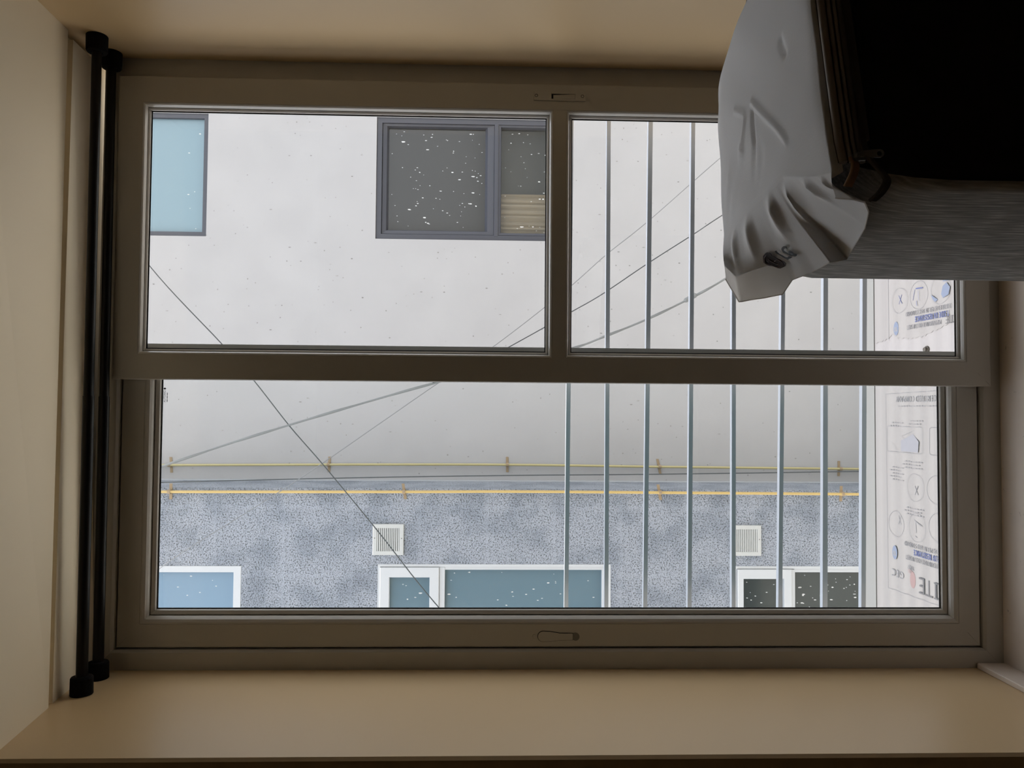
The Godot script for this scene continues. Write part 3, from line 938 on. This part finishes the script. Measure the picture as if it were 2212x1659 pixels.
func canopy() -> void:
	var c := thing("canopy", Vector3(0, -1.19, -0.11), "ribbed translucent white plastic canopy outside, below the window bars", "canopy")
	var st := begin()
	st.set_smooth_group(1)
	for i in 200:
		var s0 := 0.80 * i / 200.0
		var s1 := 0.80 * (i + 1) / 200.0
		quad(st, sheet_at(-1.6, s0, wave(s0)), sheet_at(-1.6, s1, wave(s1)), sheet_at(1.6, s1, wave(s1)), sheet_at(1.6, s0, wave(s0)))
		quad(st, sheet_at(-1.6, s1, wave(s1) - 0.008), sheet_at(-1.6, s0, wave(s0) - 0.008), sheet_at(1.6, s0, wave(s0) - 0.008), sheet_at(1.6, s1, wave(s1) - 0.008))
	obj("sheet", st, M.sheet, c)
	st = begin()
	hexa(st, [sheet_at(-1.6, 0.066, -0.012), sheet_at(1.6, 0.066, -0.012), sheet_at(1.6, -0.004, -0.012), sheet_at(-1.6, -0.004, -0.012)], [sheet_at(-1.6, 0.066, 0.004), sheet_at(1.6, 0.066, 0.004), sheet_at(1.6, -0.004, 0.004), sheet_at(-1.6, -0.004, 0.004)])
	obj("edge_flashing", st, M.flashing, c, "grey flashing along the far edge")
	for s in [0.04, 0.42, 0.76]:
		st = begin()
		hexa(st, [sheet_at(-1.6, s + 0.02, -0.05), sheet_at(1.6, s + 0.02, -0.05), sheet_at(1.6, s - 0.02, -0.05), sheet_at(-1.6, s - 0.02, -0.05)], [sheet_at(-1.6, s + 0.02, -0.0125), sheet_at(1.6, s + 0.02, -0.0125), sheet_at(1.6, s - 0.02, -0.0125), sheet_at(-1.6, s - 0.02, -0.0125)])
		obj("support_rail", st, M.flashing, c)
	st = begin()
	lathe(st, sheet_at(0.168, 0.305, 0.0), Vector3(0, 1, 0.07).normalized(), [Vector2(0.001, 0.010), Vector2(0.004, 0.0095), Vector2(0.004, 0.006), Vector2(0.010, 0.0055), Vector2(0.011, 0)], 16)
	obj("roofing_screw", st, M.screw, c)
	# printed protective film: one torn piece, one that runs on below it in the picture
	var torn := [[0.0, 0.20], [0.088, 0.205], [0.14, 0.214], [0.155, 0.222], [0.167, 0.214], [0.20, 0.206], [0.25, 0.203], [0.279, 0.203], [0.336, 0.214], [0.40, 0.229], [0.8, 0.26]]
	var tear := func(s: float) -> float:
		for i in torn.size() - 1:
			if s <= torn[i + 1][0]:
				return lerpf(torn[i][1], torn[i + 1][1], (s - torn[i][0]) / (torn[i + 1][0] - torn[i][0])) + 0.002 * sin(s * 310.0) + 0.0012 * sin(s * 770.0)
		return 0.26
	var straight := func(_s: float) -> float: return -1.5
	var f := film_sheet(c, tear, 0.2, 1.5)
	f.set_meta("label", "printed film with a torn edge")
	header(f, 0.0, 0.0)
	st = begin()
	ring(st, 0.313, 0.188, 0.035, 0.036)
	ring(st, 0.316, 0.275, 0.038, 0.038)
	ring(st, 0.318, 0.361, 0.038, 0.038)
	stroke(st, [Vector2(0.205, 0.138), Vector2(0.45, 0.138)], 0.0008)
	obj("printed_outline", st, M.ink_grey, f)
	st = begin()
	stroke(st, [Vector2(0.328, 0.200), Vector2(0.303, 0.188)], 0.0016)
	stroke(st, [Vector2(0.328, 0.187), Vector2(0.303, 0.201)], 0.0016)
	stroke(st, [Vector2(0.335, 0.262), Vector2(0.333, 0.292)], 0.003)
	stroke(st, [Vector2(0.333, 0.258), Vector2(0.305, 0.250)], 0.0012)
	stroke(st, [Vector2(0.328, 0.272), Vector2(0.300, 0.274)], 0.0010)
	stroke(st, [Vector2(0.302, 0.264), Vector2(0.288, 0.266)], 0.0016)
	obj("printed_drawing", st, M.ink_blue, f).set_meta("kind", "stuff")
	st = begin()
	var lay := func(p: Vector2, t: float) -> Vector3: return sheet_at(p.x, p.y, 0.0030 + t)
	for p in [[[0.318, 0.399], [0.30, 0.393], [0.294, 0.372], [0.305, 0.365], [0.325, 0.372], [0.332, 0.386]], [[0.309, 0.325], [0.296, 0.332], [0.288, 0.342], [0.293, 0.352]], [[0.336, 0.372], [0.353, 0.380], [0.345, 0.392], [0.335, 0.396]]]:
		var poly := PackedVector2Array()
		for e in p:
			poly.append(Vector2(e[0], e[1]))
		st = begin()
		plate(st, poly, lay, 0.0002)
		obj("printed_patch", st, M.ink_pale, f)
	var f2 := film_sheet(c, straight, -1.5, 0.092)
	f2.set_meta("label", "printed film lying whole")
	header(f2, -0.624, -0.016)
	st = begin()
	stroke(st, [Vector2(0.06, 0.42), Vector2(0.055, 0.12), Vector2(-0.492, 0.125), Vector2(-0.487, 0.42)], 0.0008)
	ring(st, -0.307, 0.165, 0.036, 0.035)
	ring(st, -0.304, 0.255, 0.038, 0.037)
	ring(st, -0.292, 0.343, 0.038, 0.037)
	ring(st, -0.198, 0.249, 0.037, 0.037)
	ring(st, -0.196, 0.337, 0.037, 0.037)
	for r in [[0.125, 0.281], [0.311, 0.46]]:
		stroke(st, [Vector2(-0.040, r[0] + 0.002), Vector2(-0.036, r[0] + 0.006), Vector2(-0.036, r[1] - 0.006), Vector2(-0.040, r[1]), Vector2(-0.103, r[1]), Vector2(-0.107, r[1] - 0.006), Vector2(-0.107, r[0] + 0.006), Vector2(-0.103, r[0] + 0.001), Vector2(-0.040, r[0] + 0.002)], 0.0008)
	stroke(st, [Vector2(-0.062, 0.195), Vector2(-0.107, 0.245)], 0.0006)
	stroke(st, [Vector2(-0.062, 0.195), Vector2(-0.045, 0.25)], 0.0006)
	stroke(st, [Vector2(-0.08, 0.145), Vector2(-0.105, 0.175)], 0.0006)
	obj("printed_outline", st, M.ink_grey, f2)
	st = begin()
	for e in [[-0.294, 0.182], [-0.205, 0.256]]:
		stroke(st, [Vector2(e[0] + 0.012, e[1] + 0.006), Vector2(e[0] - 0.012, e[1] - 0.006)], 0.0018)
		stroke(st, [Vector2(e[0] + 0.012, e[1] - 0.006), Vector2(e[0] - 0.012, e[1] + 0.006)], 0.0018)
	stroke(st, [Vector2(-0.284, 0.245), Vector2(-0.298, 0.276)], 0.002)
	stroke(st, [Vector2(-0.290, 0.252), Vector2(-0.318, 0.254)], 0.0012)
	stroke(st, [Vector2(-0.326, 0.249), Vector2(-0.330, 0.256)], 0.0018)
	obj("printed_drawing", st, M.ink_grey, f2).set_meta("kind", "stuff")
	st = begin()
	plate(st, PackedVector2Array([Vector2(-0.055, 0.245), Vector2(-0.075, 0.19), Vector2(-0.104, 0.19), Vector2(-0.104, 0.265), Vector2(-0.075, 0.268)]), lay, 0.0001)
	obj("printed_drawing", st, mat(lin(0.155, 0.16, 0.19), 0.5), f2)
	st = begin()
	for k in 9:                                     # rows of print too small to read
		for r in [[0.02, 0.34, 0.165, 1], [-0.020, 0.285, 0.22, 2], [-0.026, 0.20, 0.135, 2], [-0.130, 0.28, 0.20, 3], [-0.255, 0.285, 0.20, 3], [-0.15, 0.20, 0.14, 5]]:
			if k < r[3]:
				var a: float = r[1] - 0.01 * (k % 2)
				var n := int((r[1] - r[2]) / 0.011)
				for j in n:
					stroke(st, [Vector2(r[0] - k * 0.0085, a - j * 0.011), Vector2(r[0] - k * 0.0085, a - j * 0.011 - 0.008)], 0.0022)
	obj("fine_print", st, mat(lin(0.13, 0.13, 0.145), 0.6), f2).set_meta("kind", "stuff")
	print_text(f2, "S CERTIFIED COMPANY", M.ink_grey, 0.040, 0.352, 0.17, 0.015)
	print_text(f2, "GEC", M.ink_grey, -0.443, 0.198, 0.142, 0.019)
	print_text(f2, "1002", M.ink_grey, -0.415, 0.243, 0.215, 0.010)
	print_text(f2, "ITE", M.ink_dark, -0.452, 0.338, 0.262, 0.042)
	st = begin()
	var oval := PackedVector2Array()
	for k in 20:
		var a := TAU * k / 20.0
		oval.append(Vector2(-0.446 + 0.022 * cos(a), 0.237 + 0.012 * sin(a)))
	plate(st, oval, lay, 0.0002)
	for k in 3:
		stroke(st, [Vector2(-0.424 - 0.004 * k, 0.236), Vector2(-0.420 - 0.004 * k, 0.216)], 0.0018)
	obj("printed_emblem", st, M.ink_red, f2)


func header(f: Node, dx: float, ds: float) -> void:       # the block of print that both pieces of film carry
	print_text(f, "CERTIFIED AS PER IN 14HO STANDARD", M.ink_grey, 0.271 + dx, 0.402 + ds, 0.218 + ds, 0.0115)
	print_text(f, "1 SIDE UV RESISTANCE", M.ink_blue, 0.253 + dx, 0.394 + ds, 0.258 + ds, 0.0150, true)
	print_text(f, "POLYCARBONATE HOLLOW SHEET", M.ink_grey, 0.2345 + dx, 0.366 + ds, 0.222 + ds, 0.0115)
	if dx == 0.0:
		print_text(f, "ITE", M.ink_dark, 0.2375, 0.409, 0.381, 0.019)
	var st := begin()
	var lay := func(p: Vector2, t: float) -> Vector3: return sheet_at(p.x, p.y, 0.0030 + t)
	var badge := PackedVector2Array()
	for k in 20:
		var a := TAU * k / 20.0
		badge.append(Vector2(0.237 + dx + 0.019 * cos(a), 0.173 + ds + 0.0115 * sin(a)))
	plate(st, badge, lay, 0.0001)
	obj("printed_badge", st, M.ink_pale, f)
	print_text(f, "10", M.film, 0.235 + dx, 0.180 + ds, 0.166 + ds, 0.013, true)


# ------------------------------------------------------------------ indoors
func rods() -> void:
	for r in [["curtain_rod", Vector3(-0.459, 0.646, 0.113), Vector3(0.627, 0.665, 0.081), "black curtain rod with capped ends, the one further from the glass"], ["curtain_rod", Vector3(-0.459, 0.6565, 0.040), Vector3(0.627, 0.670, 0.020), "black curtain rod with capped ends, the one right against the window frame"]]:
		var a: Vector3 = r[1]
		var b: Vector3 = r[2]
		var d := (b - a).normalized()
		var o := thing(r[0], a, r[3], "curtain rod", "black curtain rods across the window recess")
		var st := begin()
		tube(st, [a + d * 0.01, a.lerp(b, 0.44)], 0.0088, 20)
		tube(st, [a.lerp(b, 0.43), b - d * 0.01], 0.0078, 20)
		obj("tube", st, M.black_tube, o)
		for e in [[a, d], [b, -d]]:
			st = begin()
			lathe(st, e[0], e[1], [Vector2(0.0, 0.0), Vector2(0.0, 0.0165), Vector2(0.001, 0.0172), Vector2(0.026, 0.0168), Vector2(0.0285, 0.0155), Vector2(0.029, 0.0088)], 32)
			obj("end_cap", st, M.black_cap, o)


const CP := Vector2(0.168, 0.835)
const CQ := Vector2(0.140, 0.570)
const CR := Vector2(0.500, 0.752)
const CS := Vector2(0.455, 0.650)


func case_loop(inset: float) -> Array:         # plan of the case, corner by corner, with rounded corners
	var out := []
	var cs := [CP, CR, CS, CQ]
	var c := (CP + CQ + CR + CS) / 4.0
	for i in 4:
		var p: Vector2 = cs[i]
		var a: Vector2 = (cs[(i + 3) % 4] - p).normalized()
		var b: Vector2 = (cs[(i + 1) % 4] - p).normalized()
		p += (a + b) * inset * (1.0 if i == 0 or i == 3 else 0.4)
		for k in 7:
			var t := k / 6.0
			var r := 0.020
			out.append((p + a * r).lerp(p, t).lerp(p.lerp(p + b * r, t), t))
	return out


func case_bag() -> void:
	var base := Vector3(0.32, -EYE, 0.66)
	var o := thing("fabric_case", base, "tall zipped fabric case, black in front and heathered grey at the side", "fabric case")
	var layers := [[-EYE, 0.012], [-EYE + 0.015, 0.0], [-0.9, -0.001], [-0.34, 0.0], [-0.315, 0.003], [-0.297, 0.009], [-0.283, 0.018], [-0.272, 0.032], [-0.266, 0.046]]
	var loops := []
	for l in layers:
		var ring_ := []
		for p in case_loop(l[1]):
			ring_.append(Vector3(p.x, l[0], p.y))
		loops.append(ring_)
	var body := begin()
	var side := begin()
	body.set_smooth_group(1)
	side.set_smooth_group(1)
	var n: int = loops[0].size()
	for i in layers.size() - 1:
		for k in n:
			var l := (k + 1) % n
			var grey := k >= 24 or k < 3              # from the back corner round to the front one
			quad(side if grey else body, loops[i][k], loops[i][l], loops[i + 1][l], loops[i + 1][k])
	for k in n:
		tri(body, loops[-1][k], loops[-1][(k + 1) % n], Vector3(0.32, -0.264, 0.66))
		tri(body, loops[0][(k + 1) % n], loops[0][k], Vector3(0.32, -EYE, 0.66))
	obj("body", body, M.black_cloth, o, "black cloth front and back")
	obj("side_panel", side, M.heather, o, "heathered grey side")
	var st := begin()
	var lid := PackedVector2Array([Vector2(0.205, 0.818), Vector2(0.36, 0.780), Vector2(0.465, 0.756), Vector2(0.43, 0.64), Vector2(0.36, 0.57), Vector2(0.215, 0.60)])
	plate(st, lid, func(p: Vector2, t: float) -> Vector3: return Vector3(p.x, -0.285 + t, p.y), 0.028)
	obj("lid", st, M.tape, o)
	# rows of piping and tape of the zip along the front of the lid
	var edge := func(dy: float, dz: float) -> Array:
		return [Vector3(0.183, -0.252 - dy - 0.001, 0.8285 + dz), Vector3(0.20, -0.252 - dy, 0.8236 + dz), Vector3(0.25, -0.252 - dy, 0.8110 + dz), Vector3(0.36, -0.252 - dy, 0.7846 + dz), Vector3(0.49, -0.252 - dy, 0.7560 + dz)]
	for s in [[0.0052, 0.003, 0.0030, "piping", M.piping], [0.0105, 0.004, 0.0016, "piping", M.piping], [0.0150, 0.004, 0.0013, "zip_teeth", M.piping], [0.0190, 0.004, 0.0020, "piping", M.tape]]:
		st = begin()
		tube(st, edge.call(s[0], s[1]), s[2], 8)
		obj(s[3], st, s[4], o)
	st = begin()
	var up: Array = edge.call(0.002, 0.0015)
	var dn: Array = edge.call(0.026, 0.0035)
	for i in up.size() - 1:
		quad(st, dn[i], dn[i + 1], up[i + 1], up[i])
		quad(st, up[i], up[i + 1], dn[i + 1], dn[i])
	obj("zip_tape", st, M.tape, o)
	# slider with its pull tab, and the two loose ends of tape below it
	st = begin()
	bx(st, Vector3(0.1835, -0.274, 0.828), Vector3(0.1895, -0.264, 0.8375), 0.0015)
	obj("zip_slider", st, M.zip_metal, o)
	st = begin()
	var hole := func(p: Vector2, t: float) -> Vector3: return Vector3(0.1875 + p.y, -0.268 - p.x, 0.8375 + t + p.x * 0.1)
	var outer := []
	var inner := []
	for k in 24:
		var a := TAU * k / 24.0
		var q := Vector2(cos(a), sin(a))
		outer.append(Vector2(0.0130 + q.x * 0.0032, q.y * 0.0030) if q.x > 0 else Vector2(lerpf(0.0130, 0.0, minf(1.0, -q.x * 1.4)), q.y * 0.0030 if absf(q.y) > 0.72 else signf(q.y) * 0.0022))
		inner.append(Vector2(0.0130, 0) + q * 0.0019)
	for k in 24:
		var l := (k + 1) % 24
		quad(st, hole.call(inner[k], 0.001), hole.call(inner[l], 0.001), hole.call(outer[l], 0.001), hole.call(outer[k], 0.001))
		quad(st, hole.call(outer[k], 0.0), hole.call(outer[l], 0.0), hole.call(outer[l], 0.001), hole.call(outer[k], 0.001))
		quad(st, hole.call(inner[l], 0.0), hole.call(inner[k], 0.0), hole.call(inner[k], 0.001), hole.call(inner[l], 0.001))
	obj("pull_tab", st, M.zip_metal, o)
	for s in [[[Vector3(0.186, -0.262, 0.8335), Vector3(0.181, -0.2625, 0.8365), Vector3(0.174, -0.261, 0.838), Vector3(0.165, -0.2585, 0.833)], M.tape_brown], [[Vector3(0.186, -0.271, 0.838), Vector3(0.177, -0.277, 0.841), Vector3(0.168, -0.283, 0.842), Vector3(0.160, -0.281, 0.838), Vector3(0.155, -0.277, 0.832)], M.tape]]:
		st = begin()
		var pts := smooth(s[0])
		tube(st, pts, 0.0013, 8)
		for i in pts.size() - 1:
			var wd := Vector3(0, -0.0062, -0.002)
			quad(st, pts[i], pts[i + 1], pts[i + 1] + wd, pts[i] + wd)
			quad(st, pts[i] + wd, pts[i + 1] + wd, pts[i + 1], pts[i])
		obj("loose_zip_tape", st, s[1], o)


# the shirt: rows of its top run from the right to the edge where it starts to hang; a goes from the front to the back
const TOP_A := [0.0, 0.12, 0.4, 0.6, 0.8, 0.92, 1.0]
var rows := [
	[Vector3(0.420, -0.25, 0.770), Vector3(0.440, -0.25, 0.735)],
	[Vector3(0.3595, -0.25, 0.7846), Vector3(0.4165, -0.25, 0.6883)],
	[Vector3(0.3248, -0.25, 0.7930), Vector3(0.4097, -0.25, 0.6364)],
	[Vector3(0.2879, -0.25, 0.8002), Vector3(0.3922, -0.25, 0.5860)],
	[Vector3(0.2521, -0.25, 0.8073), Vector3(0.3661, -0.25, 0.5427)],
	[Vector3(0.2233, -0.25, 0.8166), Vector3(0.3296, -0.25, 0.5425)],
	[Vector3(0.1998, -0.25, 0.8234), Vector3(0.2954, -0.25, 0.5509)]]
var brink := [Vector3(0.176, -0.25, 0.8307), Vector3(0.1811, -0.25, 0.8054), Vector3(0.2004, -0.25, 0.7373), Vector3(0.1983, -0.25, 0.7002), Vector3(0.1946, -0.25, 0.6428), Vector3(0.1879, -0.25, 0.6014), Vector3(0.183, -0.25, 0.5718)]
const HEM_A := [0.0, 0.06, 0.12, 0.2, 0.3, 0.4, 0.5, 0.6, 0.7, 0.76, 0.84, 0.93, 1.0]
var hem := [Vector3(0.1617, -0.2604, 0.8138), Vector3(0.1572, -0.2681, 0.827), Vector3(0.1553, -0.2756, 0.828), Vector3(0.1518, -0.2855, 0.8144), Vector3(0.1481, -0.3005, 0.7792), Vector3(0.1394, -0.3244, 0.6968), Vector3(0.1345, -0.3046, 0.7076), Vector3(0.1318, -0.302, 0.6816), Vector3(0.1283, -0.2936, 0.6484), Vector3(0.1166, -0.2901, 0.6328), Vector3(0.1148, -0.2726, 0.6156), Vector3(0.1133, -0.257, 0.6014), Vector3(0.1345, -0.2395, 0.613)]
# creases on the top, in plan: height, width, points
var creases := [
	[0.0022, 0.0035, [Vector2(0.297, 0.66), Vector2(0.259, 0.711), Vector2(0.229, 0.746)]],
	[-0.0030, 0.0035, [Vector2(0.288, 0.661), Vector2(0.254, 0.668), Vector2(0.222, 0.664)]],
	[0.0035, 0.006, [Vector2(0.263, 0.629), Vector2(0.225, 0.604), Vector2(0.20, 0.60)]],
	[-0.0035, 0.005, [Vector2(0.252, 0.62), Vector2(0.205, 0.585)]],
	[0.0020, 0.003, [Vector2(0.287, 0.643), Vector2(0.258, 0.631)]],
	[0.0040, 0.005, [Vector2(0.250, 0.592), Vector2(0.212, 0.58), Vector2(0.195, 0.575)]],
	[-0.0022, 0.004, [Vector2(0.322, 0.731), Vector2(0.305, 0.744)]],
	[-0.0025, 0.006, [Vector2(0.236, 0.685), Vector2(0.206, 0.672)]],
	[0.0018, 0.003, [Vector2(0.308, 0.611), Vector2(0.293, 0.640)]]]


func along(ts: Array, ps: Array, t: float) -> Vector3:
	for i in ts.size() - 1:
		if t <= ts[i + 1]:
			return ps[i].lerp(ps[i + 1], (t - ts[i]) / (ts[i + 1] - ts[i]))
	return ps[-1]


func cloth_top(a: float, c: float) -> Vector3:      # c: 0 at the first row, 1 at the brink
	var k := c * rows.size()
	var i := mini(int(k), rows.size() - 1)
	var get_row := func(j: int) -> Vector3:
		j = clampi(j, 0, rows.size())
		return along(TOP_A, brink, a) if j == rows.size() else rows[j][0].lerp(rows[j][1], a)
	var p: Vector3 = get_row.call(i).cubic_interpolate(get_row.call(i + 1), get_row.call(i - 1), get_row.call(i + 2), k - i)
	for cr in creases:
		var near := 1e9
		for j in cr[2].size() - 1:
			var q: Vector2 = Geometry2D.get_closest_point_to_segment(Vector2(p.x, p.z), cr[2][j], cr[2][j + 1])
			near = minf(near, q.distance_to(Vector2(p.x, p.z)))
		p.y += cr[0] * exp(-pow(near / cr[1], 2.0)) * minf(1.0, (1.0 - c) * 6.0) * clampf((1.0 - a) * 6.0, 0.0, 1.0)
	p.y += 0.0006 * sin(p.x * 70.0 + 2.0 * sin(p.z * 30.0))
	if a > 0.9:
		p.y -= 0.004 * pow((a - 0.9) / 0.1, 2.0) * clampf((1.0 - c) * 3.0, 0.0, 1.0)
	p.y -= 0.002 * pow(maxf(0.0, 1.0 - a / 0.06), 2.0) * clampf((1.0 - c) * 3.0, 0.0, 1.0)
	return p


func fold(a: float, b: float) -> float:             # folds that start at the brink and die out towards the hem
	var f := 0.0
	for e in [[0.10, 0.035, 0.004, 0.0], [0.24, 0.05, 0.006, 0.05], [0.40, 0.07, 0.007, 0.06], [0.60, 0.055, 0.0075, 0.05], [0.80, 0.05, 0.0065, 0.02], [0.91, 0.03, 0.005, 0.0]]:
		var d: float = absf(a - e[0] - e[3] * b) / e[1]
		f += e[2] * maxf(0.0, 1.0 - d) * sqrt(maxf(0.0, 1.0 - d)) * smoothstep(0.0, 0.16, b) * (1.0 - 0.9 * smoothstep(0.22, 0.62, b))
	return f


func cloth_side(a: float, b: float, lift := 0.0) -> Vector3:
	var e := along(TOP_A, brink, a)
	var h := along(HEM_A, hem, a)
	var p := e.lerp(h, b)
	var outward := Vector3(-0.72, 0.62, 0.30)
	p += outward * (fold(a, b) + lift + 0.004 * sin(PI * b) * (1.0 - b))
	return p


func shirt() -> void:
	var o := thing("shirt", Vector3(0.25, -0.257, 0.70), "white cotton shirt draped over the top of the black fabric case", "shirt")
	var st := begin()
	st.set_smooth_group(1)
	var na := 110
	var nt := 72
	var ns := 44
	var grid := []
	for j in nt + ns + 1:
		var line := []
		for i in na + 5:
			var a := minf(1.0, i / float(na))
			var p := cloth_top(a, j / float(nt)) if j <= nt else cloth_side(a, (j - nt) / float(ns))
			if j == nt:
				p = cloth_side(a, 0.0)
			if i > na:                                # the back edge turns down behind the case
				var k := (i - na) / 4.0
				p += Vector3(0.0, -0.034 * k, -0.004 * sin(k * PI)) * (1.0 if j <= nt else maxf(0.0, 1.0 - (j - nt) / (ns * 0.5)))
			if i == 0:                                # the front edge is turned under
				for k in 3:
					line.append(p + Vector3(0, -0.0075 + 0.0025 * k, 0.0012 - 0.0004 * k) * (1.0 if j <= nt else maxf(0.0, 1.0 - (j - nt) / 8.0)))
			line.append(p)
		grid.append(line)
	var rib := begin()
	rib.set_smooth_group(1)
	for j in nt + ns:
		for i in na + 7:
			var single := i > na * 0.70 and j > nt + ns * 0.62
			quad(rib if single else st, grid[j][i], grid[j][i + 1], grid[j + 1][i + 1], grid[j + 1][i])
	obj("cloth", st, M.cotton, o)
	obj("ribbed_edge", rib, M.cotton_rib, o)
	# stitched hem
	st = begin()
	var stitch := []
	for i in 101:
		stitch.append(cloth_side(i / 100.0, 0.995, 0.0004))
	tube(st, stitch, 0.0006, 6)
	obj("hem", st, M.cotton_rib, o)
	# printed letters on the hanging part
	var lay := func(p: Vector2, t: float) -> Vector3: return cloth_side(p.x / 1000.0, p.y / 1000.0, 0.0019 + t)
	var red := [742, 503, 731, 534, 727, 562, 725, 589, 712, 645, 699, 707, 688, 747, 685, 780, 691, 799, 703, 796, 718, 770, 727, 741, 743, 679, 762, 625, 770, 601, 775, 576, 772, 540, 766, 504, 754, 493]
	var mid := [704, 579, 697, 582, 696, 604, 692, 632, 681, 670, 674, 698, 666, 715, 657, 713, 644, 735, 653, 742, 661, 739, 668, 744, 680, 704, 691, 656, 702, 611]
	var low := [670, 595, 664, 583, 654, 577, 644, 586, 641, 604, 644, 626, 649, 607, 658, 610, 663, 624, 659, 649, 650, 681, 642, 704, 633, 719, 635, 703, 645, 687, 650, 657, 637, 658, 632, 678, 628, 709, 620, 736, 625, 746, 632, 744, 650, 712, 661, 672, 670, 641, 672, 618]
	for e in [[red, M.print_red], [mid, M.print_grey], [low, M.print_grey]]:
		var poly := PackedVector2Array()
		for k in range(0, e[0].size(), 2):
			poly.append(Vector2(e[0][k], e[0][k + 1]))
		st = begin()
		plate(st, poly, lay, 0.0004)
		obj("printed_letter", st, e[1], o)
	st = begin()
	for e in [[750, 520, 761, 522, 768, 546, 770, 578, 765, 599, 747, 652, 729, 723, 717, 757, 702, 777, 696, 767, 698, 733, 706, 689, 712, 666, 726, 653], [750, 573, 740, 622, 728, 675, 719, 710, 713, 717], [759, 568, 751, 600]]:
		var pts := []
		for k in range(0, e.size(), 2):
			pts.append(cloth_side(e[k] / 1000.0, e[k + 1] / 1000.0, 0.0025))
		tube(st, pts, 0.00035, 5)
	obj("letter_outline", st, M.print_pale, o)
